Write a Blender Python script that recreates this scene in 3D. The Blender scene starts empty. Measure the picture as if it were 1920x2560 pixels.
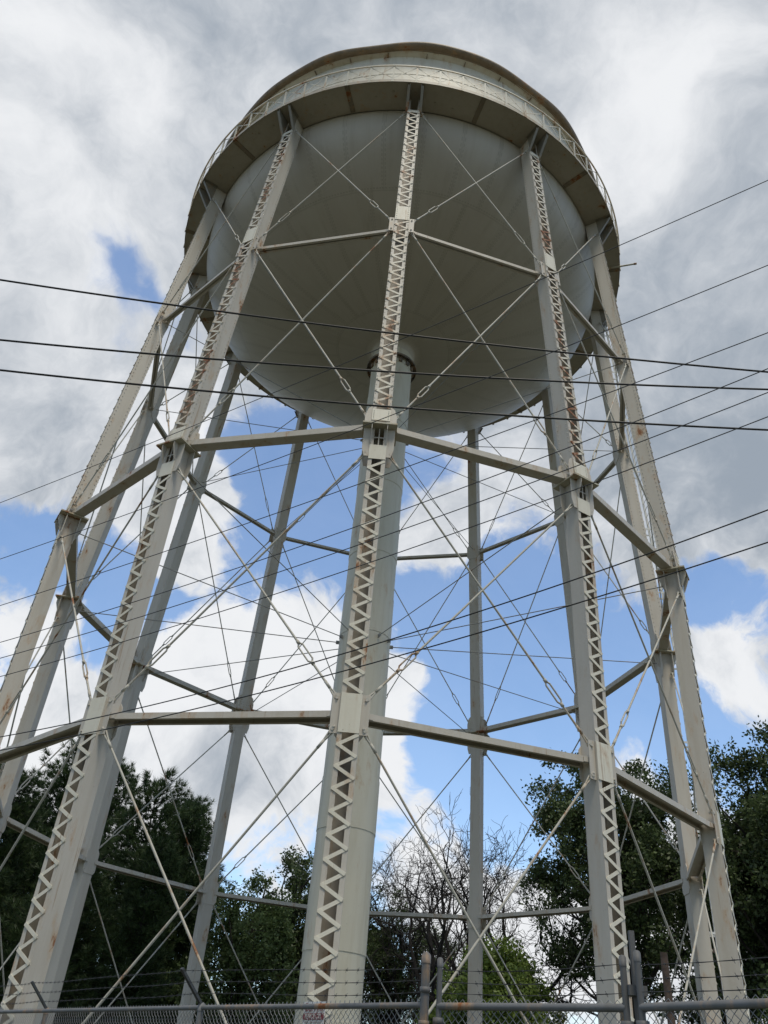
import bpy, math, random
import numpy as np
from mathutils import Vector, Matrix
random.seed(7); RNG = np.random.default_rng(7)
S = bpy.context.scene
COL = S.collection
PI = math.pi

# ------------------------------------------------------------------ camera frame
CAM = np.array([0.0, -24.0, 1.5])
FPX = 2058.5
CD = np.array([0.00775978, 0.81375744, 0.58115284])
CR = np.array([0.99514491, -0.06330707, 0.07535795])
CU = np.array([-0.09811418, -0.57774653, 0.81029782])
def ray(x, y):
    """direction seen at a pixel of the 1920x2560 photograph"""
    return CD + CR * (x - 960) / FPX - CU * (y - 1280) / FPX
def unit(v):
    v = np.asarray(v, float); return v / np.linalg.norm(v)
def at_height(x, y, z):
    v = ray(x, y); return CAM + v * (z - CAM[2]) / v[2]
def polar(az, dist):
    a = math.radians(az)
    return np.array([CAM[0] + dist * math.sin(a), CAM[1] + dist * math.cos(a), 0.0])

cd = bpy.data.cameras.new('camera'); cam = bpy.data.objects.new('camera', cd); COL.objects.link(cam)
M = Matrix.Identity(4)
for i in range(3):
    M[i][0], M[i][1], M[i][2], M[i][3] = CR[i], CU[i], -CD[i], CAM[i]
cam.matrix_world = M
cd.sensor_fit = 'HORIZONTAL'; cd.sensor_width = 36; cd.lens = FPX / 1920 * 36
cd.clip_start = 0.1; cd.clip_end = 3000
S.camera = cam

# ------------------------------------------------------------------ helpers
def tag(o, label=None, cat=None, group=None, kind=None):
    if label: o['label'] = label
    if cat: o['category'] = cat
    if group: o['group'] = group
    if kind: o['kind'] = kind
    return o
def empty(name, loc=(0, 0, 0)):
    o = bpy.data.objects.new(name, None); o.location = loc; o.empty_display_size = .3
    COL.objects.link(o); return o
def perp(d):
    d = np.asarray(d, float)
    ref = np.where(np.abs(d[:, 2:3]) > .9, np.array([[1., 0, 0]]), np.array([[0., 0, 1]]))
    a = np.cross(d, ref); a /= np.linalg.norm(a, axis=1)[:, None] + 1e-12
    return a, np.cross(d, a)

class MB:
    """collects faces, then links them as ONE mesh object"""
    def __init__(s): s.v = []; s.f = {}; s.n = 0
    def add(s, verts, faces, smooth=False):
        verts = np.asarray(verts, float).reshape(-1, 3); faces = np.asarray(faces, int)
        s.f.setdefault((faces.shape[1], smooth), []).append(faces + s.n)
        s.v.append(verts); s.n += len(verts); return s
    def box(s, c, a, b, d):
        """centre and three half vectors"""
        c, a, b, d = (np.asarray(q, float) for q in (c, a, b, d))
        if np.dot(np.cross(a, b), d) < 0: a = -a
        P = [c + i * a + j * b + k * d for k in (-1, 1) for j in (-1, 1) for i in (-1, 1)]
        return s.add(P, [[0, 2, 3, 1], [4, 5, 7, 6], [0, 1, 5, 4], [2, 6, 7, 3], [0, 4, 6, 2], [1, 3, 7, 5]])
    def bar(s, p, q, side, hw, ht):
        """flat bar p-q; side = width direction, ht along the third"""
        p, q = np.asarray(p, float), np.asarray(q, float)
        w = unit(q - p); sd = np.asarray(side, float); sd = unit(sd - w * (sd @ w)); t = np.cross(w, sd)
        return s.box((p + q) / 2, (q - p) / 2, sd * hw, t * ht)
    def tubes(s, A, B, ra, rb=None, sides=6, caps=False):
        A = np.asarray(A, float).reshape(-1, 3); B = np.asarray(B, float).reshape(-1, 3); n = len(A)
        if n == 0: return s
        ra = np.broadcast_to(np.asarray(ra, float), n); rb = ra if rb is None else np.broadcast_to(np.asarray(rb, float), n)
        d = B - A; d = d / (np.linalg.norm(d, axis=1)[:, None] + 1e-12); u, w = perp(d)
        th = np.arange(sides) * 2 * PI / sides
        ring = u[:, None, :] * np.cos(th)[None, :, None] + w[:, None, :] * np.sin(th)[None, :, None]
        V = np.concatenate([A[:, None] + ring * ra[:, None, None], B[:, None] + ring * rb[:, None, None]], 1).reshape(-1, 3)
        k = np.arange(sides); k2 = (k + 1) % sides
        F = np.stack([k, k2, k2 + sides, k + sides], 1)
        F = (F[None] + (np.arange(n) * 2 * sides)[:, None, None]).reshape(-1, 4)
        s.add(V, F, True)
        if caps:
            for off, rev in ((0, True), (sides, False)):
                idx = (k[::-1] if rev else k) + off
                Fc = (idx[None] + (np.arange(n) * 2 * sides)[:, None])
                s.f.setdefault((sides, False), []).append(Fc + s.n - len(V))
        return s
    def path(s, pts, r, sides=8):
        """one continuous tube through the points"""
        P = np.asarray(pts, float); n = len(P)
        T = np.gradient(P, axis=0); T /= np.linalg.norm(T, axis=1)[:, None]
        u, w = perp(T); th = np.arange(sides) * 2 * PI / sides
        r = np.broadcast_to(np.asarray(r, float), n)
        V = (P[:, None] + (u[:, None] * np.cos(th)[None, :, None] + w[:, None] * np.sin(th)[None, :, None]) * r[:, None, None]).reshape(-1, 3)
        F = [[i * sides + k, i * sides + (k + 1) % sides, (i + 1) * sides + (k + 1) % sides, (i + 1) * sides + k] for i in range(n - 1) for k in range(sides)]
        return s.add(V, F, True)
    def lathe(s, prof, n=144, smooth=True, wob=None, a0=0, a1=2 * PI):
        prof = np.asarray(prof, float); m = len(prof); full = abs(a1 - a0 - 2 * PI) < 1e-6
        N = n if full else n + 1
        th = a0 + (a1 - a0) * np.arange(N) / n
        R = np.repeat(prof[:, 0][:, None], N, 1); Z = np.repeat(prof[:, 1][:, None], N, 1)
        if wob: dR, dZ = wob(th); k = prof[:, 2][:, None]; R = R + k * dR[None]; Z = Z + k * dZ[None]
        V = np.stack([R * np.sin(th), -R * np.cos(th), Z], -1).reshape(-1, 3)
        F = [[i * N + j, i * N + (j + 1) % N, (i + 1) * N + (j + 1) % N, (i + 1) * N + j] for i in range(m - 1) for j in range(n)]
        return s.add(V, F, smooth)
    def prism(s, poly, o, ax, ay, az, h):
        """polygon in plane (ax, ay) round o, thickened h along az"""
        o, ax, ay, az = (np.asarray(q, float) for q in (o, ax, ay, az)); n = len(poly)
        B = np.array([o + ax * x + ay * y for x, y in poly]); V = np.concatenate([B - az * h / 2, B + az * h / 2])
        s.add(V, [[i, (i + 1) % n, (i + 1) % n + n, i + n] for i in range(n)])
        s.f.setdefault((n, False), []).append(np.array([list(range(n))[::-1], [i + n for i in range(n)]]) + s.n - 2 * n)
        return s
    def rivets(s, P, N, r=.017, h=.014):
        P = np.asarray(P, float).reshape(-1, 3); N = np.asarray(N, float); N = np.broadcast_to(N, P.shape)
        return s.tubes(P, P + N * h, r, r * .55, 6).add_caps(P + N * h, N, r * .55)
    def add_caps(s, P, N, r):
        u, w = perp(N); th = np.arange(6) * PI / 3
        V = (P[:, None] + (u[:, None] * np.cos(th)[None, :, None] + w[:, None] * np.sin(th)[None, :, None]) * r).reshape(-1, 3)
        return s.add(V, np.arange(len(V)).reshape(-1, 6), True)
    def mesh(s, name, mat):
        me = bpy.data.meshes.new(name)
        V = np.concatenate(s.v); me.vertices.add(len(V)); me.vertices.foreach_set('co', V.ravel())
        li, st, sm, o = [], [], [], 0
        for (k, smooth), fl in s.f.items():
            F = np.concatenate(fl); li.append(F.ravel()); st.append(o + np.arange(len(F)) * k); sm.append(np.full(len(F), smooth)); o += F.size
        li = np.concatenate(li); st = np.concatenate(st)
        me.loops.add(len(li)); me.loops.foreach_set('vertex_index', li.astype(np.int32))
        me.polygons.add(len(st)); me.polygons.foreach_set('loop_start', st.astype(np.int32))
        me.polygons.foreach_set('use_smooth', np.concatenate(sm))
        me.update(calc_edges=True); me.validate()
        if mat: me.materials.append(mat)
        return me
    def build(s, name, mat, parent=None, loc=None):
        o = bpy.data.objects.new(name, s.mesh(name, mat)); COL.objects.link(o)
        if parent: o.parent = parent
        if loc is not None: o.location = loc
        return o
def copy_tree(o, parent, rz=None):
    c = o.copy(); COL.objects.link(c); c.parent = parent
    if rz is not None: c.rotation_euler = (0, 0, rz)
    for ch in o.children: copy_tree(ch, c)
    return c

# ------------------------------------------------------------------ materials
def mat(name):
    m = bpy.data.materials.new(name); m.use_nodes = True; nt = m.node_tree
    return m, nt, nt.nodes['Principled BSDF']
def node(nt, t, **kw):
    n = nt.nodes.new(t)
    for k, v in kw.items():
        if k.startswith('i_'): n.inputs[int(k[2:]) if k[2:].isdigit() else k[2:]].default_value = v
        else: setattr(n, k, v)
    return n
def mix(nt, fac, a, b):
    n = nt.nodes.new('ShaderNodeMix'); n.data_type = 'RGBA'
    for i, v in ((0, fac), (6, a), (7, b)):
        if hasattr(v, 'is_linked'): nt.links.new(v, n.inputs[i])
        else: n.inputs[i].default_value = v if i == 0 else (*v, 1)
    return n.outputs[2]
def ramp(nt, src, a, b, lo=0, hi=1):
    n = node(nt, 'ShaderNodeMapRange', interpolation_type='SMOOTHSTEP'); nt.links.new(src, n.inputs[0])
    n.inputs[1].default_value, n.inputs[2].default_value, n.inputs[3].default_value, n.inputs[4].default_value = a, b, lo, hi
    return n.outputs[0]
def noise(nt, co, scale, detail=4, rough=.55, stretch=None):
    n = node(nt, 'ShaderNodeTexNoise'); n.inputs['Scale'].default_value = scale; n.inputs['Detail'].default_value = detail; n.inputs['Roughness'].default_value = rough
    if stretch:
        mp = node(nt, 'ShaderNodeMapping'); mp.inputs['Scale'].default_value = stretch; nt.links.new(co, mp.inputs[0]); co = mp.outputs[0]
    nt.links.new(co, n.inputs['Vector']); return n.outputs['Fac']
def math1(nt, op, a, b=None):
    n = node(nt, 'ShaderNodeMath', operation=op)
    for i, v in enumerate((a, b)):
        if v is None: continue
        if hasattr(v, 'is_linked'): nt.links.new(v, n.inputs[i])
        else: n.inputs[i].default_value = v
    return n.outputs[0]

def paint(name, col, rust=.66, streak=.35, rough=.55, rustcol=(.25, .095, .030), fine=True):
    """old gloss paint with rain streaks and rust spots; lower rust = more of it"""
    m, nt, b = mat(name)
    co = node(nt, 'ShaderNodeNewGeometry').outputs['Position']
    st = ramp(nt, noise(nt, co, 1.0, 5, .6, (5, 5, .45)), .42, .75, 0, streak)
    c = mix(nt, st, col, tuple(x * y for x, y in zip(col, (.72, .66, .55))))
    bl = ramp(nt, noise(nt, co, .7, 3), .3, .7, 0, .22)
    c = mix(nt, bl, c, tuple(x * .82 for x in col))
    if rust < 1:
        r1 = ramp(nt, noise(nt, co, 2.2, 8, .68, (1, 1, .35)), rust, rust + .06)
        halo = ramp(nt, noise(nt, co, 2.2, 8, .68, (1, 1, .35)), rust - .09, rust + .04, 0, .5)
        c = mix(nt, halo, c, (.46, .27, .12)); c = mix(nt, r1, c, rustcol)
    if rust < .68:
        v = ramp(nt, noise(nt, co, 1.0, 6, .7, (7, 7, .28)), .60, .68, 0, .6); c = mix(nt, math1(nt, 'MULTIPLY', v, ramp(nt, noise(nt, co, .5, 2), .46, .58)), c, (.30, .17, .075))
    if fine:
        sp = ramp(nt, noise(nt, co, 26, 3, .6), .70, .76, 0, .7); c = mix(nt, sp, c, (.13, .10, .07))
    nt.links.new(c, b.inputs['Base Color']); b.inputs['Roughness'].default_value = rough
    b.inputs['Specular IOR Level'].default_value = .35
    bp = node(nt, 'ShaderNodeBump', i_Strength=.12, i_Distance=.02); nt.links.new(noise(nt, co, 9, 4), bp.inputs['Height']); nt.links.new(bp.outputs[0], b.inputs['Normal'])
    return m
CREAM = (.56, .515, .445)
M_leg = paint('cream_paint', CREAM, .63)
M_lace = paint('rusting_cream_paint', (.70, .655, .55), .55)
M_lacelow = paint('clean_cream_paint', (.74, .695, .58), .66)
M_rod = paint('rod_paint', (.50, .475, .41), .60)
M_seam = paint('rusty_seam', (.25, .205, .15), .56, .6)
M_bracket = paint('shaded_bracket', (.27, .245, .20), .60, .6)  # walkway paint with the shade under the floor put into its colour
M_collar = paint('dark_rusty_collar', (.15, .13, .11), .56, .6)
M_rodthin = paint('thin_rod_paint', (.30, .30, .29), .62)  # darker than the tie rods: the thin rods' shade is in the colour
M_plate = paint('plate_paint', (.50, .465, .36), .54)
M_riser = paint('riser_paint', (.64, .60, .485), .68, .4)
M_rail = paint('rail_paint', (.60, .57, .48), .60)
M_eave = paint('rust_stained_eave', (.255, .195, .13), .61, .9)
M_floor = paint('walkway_paint', (.44, .39, .315), .65)
M_roof = paint('roof_paint', (.55, .52, .46), .68)
M_shell = paint('shell_paint', (.70, .66, .56), .63, .5)
M_white = paint('white_plate', (.75, .75, .72), .8)
M_red, nt, b = mat('red_plate'); b.inputs['Base Color'].default_value = (.28, .03, .025, 1)
def simple(name, col, rough=.6, metal=0, var=.3, scale=4):
    m, nt, b = mat(name); co = node(nt, 'ShaderNodeNewGeometry').outputs['Position']
    c = mix(nt, ramp(nt, noise(nt, co, scale, 6, .65), .3, .7), col, tuple(x * (1 - var) for x in col))
    nt.links.new(c, b.inputs['Base Color']); b.inputs['Roughness'].default_value = rough; b.inputs['Metallic'].default_value = metal
    return m
M_wire = simple('black_cable', (.018, .018, .019), .5)
M_thin = simple('weathered_wire', (.05, .052, .058), .5)
M_galv = paint('galvanised_pipe', (.165, .167, .17), .60, .6, .6)
M_post = paint('weathered_galvanised_post', (.125, .127, .13), .62, .6, .6)
M_mesh = simple('galvanised_wire', (.30, .305, .31), .45, .3)
M_barb = simple('barbed_wire_metal', (.075, .075, .075), .5, .5)
M_conc = simple('concrete', (.34, .33, .30), .9)
M_wood = simple('weathered_wood', (.16, .11, .085), .9, 0, .5, 6)

RING = 6.7
def bowl_material():
    m, nt, b = mat('bowl_paint'); tc = node(nt, 'ShaderNodeTexCoord').outputs['Object']
    sp = node(nt, 'ShaderNodeSeparateXYZ'); nt.links.new(tc, sp.inputs[0]); x, y, z = sp.outputs
    ang = math1(nt, 'ARCTAN2', y, x); r = math1(nt, 'SQRT', math1(nt, 'ADD', math1(nt, 'MULTIPLY', x, x), math1(nt, 'MULTIPLY', y, y)))
    col = (.52, .475, .41)
    def seam(count, shift, r0, r1):
        u = math1(nt, 'FRACT', math1(nt, 'ADD', math1(nt, 'MULTIPLY', ang, count / (2 * PI)), shift))
        d = math1(nt, 'MULTIPLY', math1(nt, 'ABSOLUTE', math1(nt, 'SUBTRACT', u, .5)), 2 * PI / count)
        d = math1(nt, 'MULTIPLY', d, r)                                             # metres from the seam
        dots = math1(nt, 'FRACT', math1(nt, 'MULTIPLY', r, 9.0)); dots = ramp(nt, math1(nt, 'ABSOLUTE', math1(nt, 'SUBTRACT', dots, .5)), .12, .3)
        ln = ramp(nt, d, .012, .03, 1, 0)
        dd = math1(nt, 'MULTIPLY', ramp(nt, math1(nt, 'ABSOLUTE', math1(nt, 'SUBTRACT', d, .06)), .012, .028, 1, 0), dots)
        f = math1(nt, 'MAXIMUM', math1(nt, 'MULTIPLY', ln, .7), dd)
        return math1(nt, 'MULTIPLY', f, math1(nt, 'MULTIPLY', ramp(nt, r, r0, r0 + .02), ramp(nt, r, r1, r1 + .02, 1, 0)))
    def ring(r0):
        d = math1(nt, 'SUBTRACT', r, r0)
        dots = ramp(nt, math1(nt, 'ABSOLUTE', math1(nt, 'SUBTRACT', math1(nt, 'FRACT', math1(nt, 'MULTIPLY', ang, r0 * 9)), .5)), .12, .3)
        a = ramp(nt, math1(nt, 'ABSOLUTE', d), .012, .03, .7, 0)
        return math1(nt, 'MAXIMUM', a, math1(nt, 'MULTIPLY', ramp(nt, math1(nt, 'ABSOLUTE', math1(nt, 'SUBTRACT', d, .07)), .012, .03, 1, 0), dots))
    f = seam(36, .27, RING, 9)
    for q in (seam(24, .3, 2.3, RING - .02), ring(RING), ring(2.3)): f = math1(nt, 'MAXIMUM', f, q)
    c = mix(nt, ramp(nt, noise(nt, tc, .45, 5), .35, .7, 0, .5), col, (.46, .415, .345))
    c = mix(nt, ramp(nt, noise(nt, tc, 1.3, 7, .7), .6, .75, 0, .35), c, (.36, .32, .23))
    cv = node(nt, 'ShaderNodeCombineXYZ'); nt.links.new(math1(nt, 'MULTIPLY', ang, 9), cv.inputs[0]); nt.links.new(math1(nt, 'MULTIPLY', r, .22), cv.inputs[1])   # water runs down the meridians
    c = mix(nt, ramp(nt, noise(nt, cv.outputs[0], 2.6, 6, .65), .50, .75, 0, .32), c, (.34, .30, .22))
    c = mix(nt, ramp(nt, noise(nt, cv.outputs[0], 1.1, 4, .6), .48, .64, 0, .2), c, (.58, .55, .47))
    c = mix(nt, math1(nt, 'MULTIPLY', f, .26), c, (.18, .155, .11))
    nt.links.new(c, b.inputs['Base Color']); b.inputs['Roughness'].default_value = .5
    bp = node(nt, 'ShaderNodeBump', i_Strength=.2, i_Distance=.02); nt.links.new(f, bp.inputs['Height'])
    b2 = node(nt, 'ShaderNodeBump', i_Strength=.15, i_Distance=.25); nt.links.new(noise(nt, tc, .9, 3), b2.inputs['Height']); nt.links.new(b2.outputs[0], bp.inputs['Normal'])
    nt.links.new(bp.outputs[0], b.inputs['Normal'])
    return m
M_bowl = bowl_material()

def leaf_material(name, c1, c2, trans=.25):
    m, nt, b = mat(name); nt.nodes.remove(b)
    g = node(nt, 'ShaderNodeNewGeometry'); co = g.outputs['Position']
    rnd = g.outputs['Random Per Island']
    f = math1(nt, 'ADD', math1(nt, 'MULTIPLY', noise(nt, co, .7, 3), .7), math1(nt, 'MULTIPLY', rnd, .45))
    c = mix(nt, ramp(nt, f, .3, .85), c1, c2)
    d = node(nt, 'ShaderNodeBsdfDiffuse'); t = node(nt, 'ShaderNodeBsdfTranslucent'); gl = node(nt, 'ShaderNodeBsdfGlossy', i_Roughness=.45)
    gl.inputs[0].default_value = (.5, .5, .5, 1)
    nt.links.new(c, d.inputs[0]); nt.links.new(c, t.inputs[0])
    mx = node(nt, 'ShaderNodeMixShader'); mx.inputs[0].default_value = trans; nt.links.new(d.outputs[0], mx.inputs[1]); nt.links.new(t.outputs[0], mx.inputs[2])
    m2 = node(nt, 'ShaderNodeMixShader'); m2.inputs[0].default_value = .04; nt.links.new(mx.outputs[0], m2.inputs[1]); nt.links.new(gl.outputs[0], m2.inputs[2])
    nt.links.new(m2.outputs[0], nt.nodes['Material Output'].inputs[0]); return m
M_bark = simple('dark_bark', (.055, .045, .038), .95, 0, .5, 5)
M_barkgrey = simple('grey_bark', (.036, .031, .028), .95, 0, .4, 5)
M_pine = leaf_material('pine_needles', (.026, .048, .022), (.078, .118, .042), .22)
M_oak = leaf_material('dark_leaves', (.040, .060, .026), (.105, .145, .052), .3)
M_broad = leaf_material('mid_green_leaves', (.07, .108, .040), (.155, .21, .075), .32)
M_bright = leaf_material('fresh_green_leaves', (.12, .18, .042), (.25, .33, .08), .4)
M_yellow = leaf_material('yellow_green_leaves', (.34, .37, .07), (.58, .56, .13), .4)

# ------------------------------------------------------------------ the ground
m, nt, b = mat('grass'); co = node(nt, 'ShaderNodeNewGeometry').outputs['Position']
c = mix(nt, ramp(nt, noise(nt, co, .4, 6), .35, .7), (.058, .060, .035), (.088, .080, .058)); c = mix(nt, ramp(nt, noise(nt, co, 30, 4), .4, .7, 0, .5), c, (.04, .06, .02))
nt.links.new(c, b.inputs['Base Color']); b.inputs['Roughness'].default_value = 1
g = MB(); n = 60; gx = np.sinh(np.linspace(-5, 5, n)) / math.sinh(5) * 1200
X, Y = np.meshgrid(gx, gx); g.add(np.stack([X, Y, 0 * X], -1).reshape(-1, 3), [[j * n + i, j * n + i + 1, (j + 1) * n + i + 1, (j + 1) * n + i] for j in range(n - 1) for i in range(n - 1)])
tag(g.build('ground', m), kind='structure')

# ------------------------------------------------------------------ WATER TOWER
TW = tag(empty('water_tower'), 'tall cream steel water tower on twelve latticed legs with a riveted bowl-bottomed tank', 'water tower')
NL = 12; PHASE = -0.01363; STEP = 2 * PI / NL
Z3, Z2, Z1, ZT = 7.12, 13.93, 22.59, 30.28
RL, RT = 9.66, 8.60                                   # leg axis radius below the shelf plates, and at the top
WL, WU = .39, .43
def leg_r(z): return RL if z <= Z2 else RL + (RT - RL) * (z - Z2) / (30.07 - Z2)
def on_leg(z, a=0.0, t=0.0, n=0.0):
    r = leg_r(z) + n; e = np.array([math.sin(a), -math.cos(a), 0]); tt = np.array([math.cos(a), math.sin(a), 0])
    p = e * r + tt * t; p[2] = z; return p
T = np.array([1., 0, 0])
def frame(up):
    w = unit([0, -(RT - RL), 30.07 - Z2]) if up else np.array([0., 0, 1])
    return w, np.cross(T, w)
# --- the leg, built once at the front
leg = MB()
def column(mb, za, zb, W, up, rivet):
    w, n = frame(up); pa, pb = on_leg(za), on_leg(zb); c = (pa + pb) / 2; h = (pb - pa) / 2; L = np.linalg.norm(pb - pa)
    for s in (-1, 1):
        mb.box(c + T * s * (W / 2 - .008), T * .008, n * (W / 2 - .012), h)                      # channel web
        mb.box(c + T * s * (W / 2 - .044) + n * (W / 2 - .006), T * .044, n * .006, h)           # outer flange
    mb.box(c - n * (W / 2 - .006), T * W / 2, n * .006, h)                                       # inner cover plate
    if rivet:
        k = np.arange(.15, L - .1, .155)
        for s in (-1, 1):
            for q in (-1, 1):
                mb.rivets(pa + w * k[:, None] + T * s * W / 2 + n * q * (W / 2 - .06), T * s, .018, .016)
            mb.rivets(pa + w * k[:, None] + T * s * (W / 2 - .055) - n * W / 2, -n, .016, .014)
            mb.rivets(pa + w * k[:, None] + T * s * (W / 2 - .022) + n * W / 2, n, .012, .01)
column(leg, .35, Z2 - .02, WL, False, False)
column(leg, Z2 + .02, ZT, WU, True, True)
LEG = leg.build('leg', M_leg, TW)
def lacing(spans, W, up, pitch, name, m):
    mb = MB(); w, n = frame(up)
    for za, zb in spans:
        L = (zb - za) * (1 / w[2]); k = max(1, round(L / (pitch / 2))); dz = (zb - za) / k; sx = 1
        for i in range(k):
            s0 = sx if i % 2 == 0 else -sx
            lift = .006 if i % 2 else .014
            p = on_leg(za + i * dz) + n * (W / 2 + lift) + T * s0 * (W / 2 - .03); q = on_leg(za + (i + 1) * dz) + n * (W / 2 + lift) - T * s0 * (W / 2 - .03)
            d = unit(q - p); mb.bar(p - d * .022, q + d * .022, np.cross(d, n), .031, .004)
            if up: mb.rivets([p + n * (.018 - lift)], n, .016, .016)
    return mb.build(name, m, LEG)
lacing([(.6, Z3 - .40)], WL, False, .385, 'lacing', M_lacelow); lacing([(Z3 + .40, Z2 - .98)], WL, False, .385, 'lacing', M_lacelow)
lacing([(Z2 + .62, Z1 - .12)], WU, True, .40, 'lacing', M_lace)
lacing([(Z1 + .70, ZT - 1.0)], WU, True, .45, 'lacing', M_lace)
def batten(za, zb, W, up, rivet=True, m=M_lacelow):
    mb = MB(); w, n = frame(up); a, b_ = on_leg(za), on_leg(zb); c = (a + b_) / 2 + n * (W / 2 + .010)
    mb.box(c, T * (W / 2 - .004), n * .008, (b_ - a) / 2)
    if rivet:
        k = np.linspace(.06, np.linalg.norm(b_ - a) - .06, 6)
        for s in (-1, 1): mb.rivets(a + w * k[:, None] + n * (W / 2 + .018) + T * s * (W / 2 - .045), n, .014, .012)
    return mb.build('batten_plate', m, LEG)
batten(Z3 - .37, Z3 + .37, WL, False, False)
batten(Z2 - .92, Z2 - .52, WL, False, False)
batten(Z2 + .20, Z2 + .56, WU, True)
batten(Z1 - .06, Z1 + .66, WU, True)
batten(ZT - .98, ZT - .80, WU, True)
# shelf plate and its ribs where the leg bends
mb = MB(); o = on_leg(Z2); N0 = np.array([0., -1, 0]); UP = np.array([0, 0, 1.])
mb.box(o, T * .39, N0 * .38, UP * .02)
mb.build('shelf_plate', M_plate, LEG)
mb = MB()
for s in (-1, 1):
    # wide wing plates below the shelf, in the outer and inner face planes
    for q in (-1, 1):
        poly = [(0, -.024), (.16, -.024), (.16, -.62), (.10, -.84), (0, -.84)]
        mb.prism([(x * s, y) for x, y in poly][::s], o + T * s * (WL / 2 + .001) + N0 * q * (WL / 2 - .014), T, UP, N0, .018)
    for q in (-1, 1):                                     # radial ribs under the shelf
        mb.prism([(0, -.022), (.15, -.022), (.15, -.16), (.02, -.50), (0, -.50)], o + N0 * q * (WL / 2 + .02) + T * s * (WL / 2 - .02), N0 * q, UP, T, .014)
    w, n = frame(True)
    for q in (-1, 1):                                     # ears above the shelf
        poly = [(0, .024), (.15, .024), (.15, .38), (.09, .62), (0, .70)]
        mb.prism([(x * s, y) for x, y in poly][::s], o + T * s * (WU / 2 + .001) + N0 * q * (WU / 2 - .03), T, w, n, .018)
    mb.rivets([o + T * s * (WU / 2 - .05 - .09 * i) + n * (-WU / 2) + w * (.12 + .09 * j) for i in range(2) for j in range(4)], -n, .016, .014)
    mb.rivets([o + T * s * (WU / 2) + n * (x) + w * (.08 + .08 * j) for x in (-.12, -.04, .04, .12) for j in range(2)], T * s, .017, .015)
mb.box(on_leg(Z2 - .27) + N0 * (WL / 2 + .004), T * .012, N0 * .006, UP * .24)
mb.box(on_leg(Z2 - .30) + N0 * (WL / 2 + .004) , T * .15, N0 * .005, UP * .014)
mb.build('stiffener_plates', M_leg, LEG)
def gusset(z, up, W, half, inner=True):
    mb = MB(); w, n = frame(up); c = on_leg(z)
    if inner:
        hw = W / 2 + .07
        mb.prism([(-hw, -half + .1), (-hw + .07, -half), (hw - .07, -half), (hw, -half + .1), (hw, half - .1), (hw - .07, half), (-hw + .07, half), (-hw, half - .1)], c - n * (W / 2 + .010), T, w, n, .016)
        mb.rivets([c - n * (W / 2 + .018) + T * x * (hw - .06) + w * y * (half - .12) for x in (-1, 1) for y in (-1, -.33, .33, 1)], -n, .018, .016)
    for s in (-1, 1):
        mb.box(c + T * s * (W / 2 + .075) + n * (W / 2 - .05), T * .074, n * .009, w * half)
        mb.rivets([c + T * s * (W / 2 + .075) + n * (W / 2 - .04) + w * y * half for y in (-.7, .7)], n, .03, .03)
    return mb.build('gusset_plate', M_leg, LEG)
gusset(Z3, False, WL, .38); gusset(Z1 - .24, True, WU, .34)
for i in range(NL):
    a = PHASE + i * STEP
    if i == 0: LEG.rotation_euler = (0, 0, a)
    else: copy_tree(LEG, TW, a)
def repeat(o):
    o.rotation_euler = (0, 0, PHASE)
    for i in range(1, NL): copy_tree(o, TW, PHASE + i * STEP)
# --- footings
mb = MB(); mb.prism([(-.7, -.7), (.7, -.7), (.7, .7), (-.7, .7)], on_leg(0) + UP * .13, T, N0, UP, .32); mb.prism([(-.35, -.35), (.35, -.35), (.35, .35), (-.35, .35)], on_leg(0) + UP * .32, T, N0, UP, .05)
repeat(mb.build('footing', M_conc, TW))
# --- horizontal struts (channels, open side down)
def strut(z, off, width, height, W, closed=False, m=M_leg):
    a, b_ = on_leg(z), on_leg(z, STEP); d = unit(b_ - a); a = a + d * (W / 2 + .04) + UP * off; b_ = b_ - d * (W / 2 + .04) + UP * off
    nrm = np.cross(UP, d); mb = MB()
    mb.bar(a + UP * (height / 2 - .006), b_ + UP * (height / 2 - .006), nrm, width / 2, .006)
    for s in (-1, 1):
        mb.bar(a + nrm * s * (width / 2 - .006) - UP * .006, b_ + nrm * s * (width / 2 - .006) - UP * .006, nrm, .006, height / 2 - .006)
        mb.bar(a + nrm * s * (width / 2 - .042) - UP * (height / 2 - .005), b_ + nrm * s * (width / 2 - .042) - UP * (height / 2 - .005), nrm, .030, .004)
        for e in (a + d * .06, b_ - d * .06):
            mb.box(e + nrm * s * (width / 2 + .008), d * .09, nrm * .007, UP * height * .42)
    if closed: mb.bar(a - UP * (height / 2 + .003), b_ - UP * (height / 2 + .003), nrm, width / 2 - .014, .004)
    return mb.build('horizontal_strut', m, TW)
repeat(strut(Z3, 0, .34, .12, WL)); repeat(strut(Z2, .115, .28, .16, WL, True)); repeat(strut(Z1, -.27, .18, .11, WU))
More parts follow.
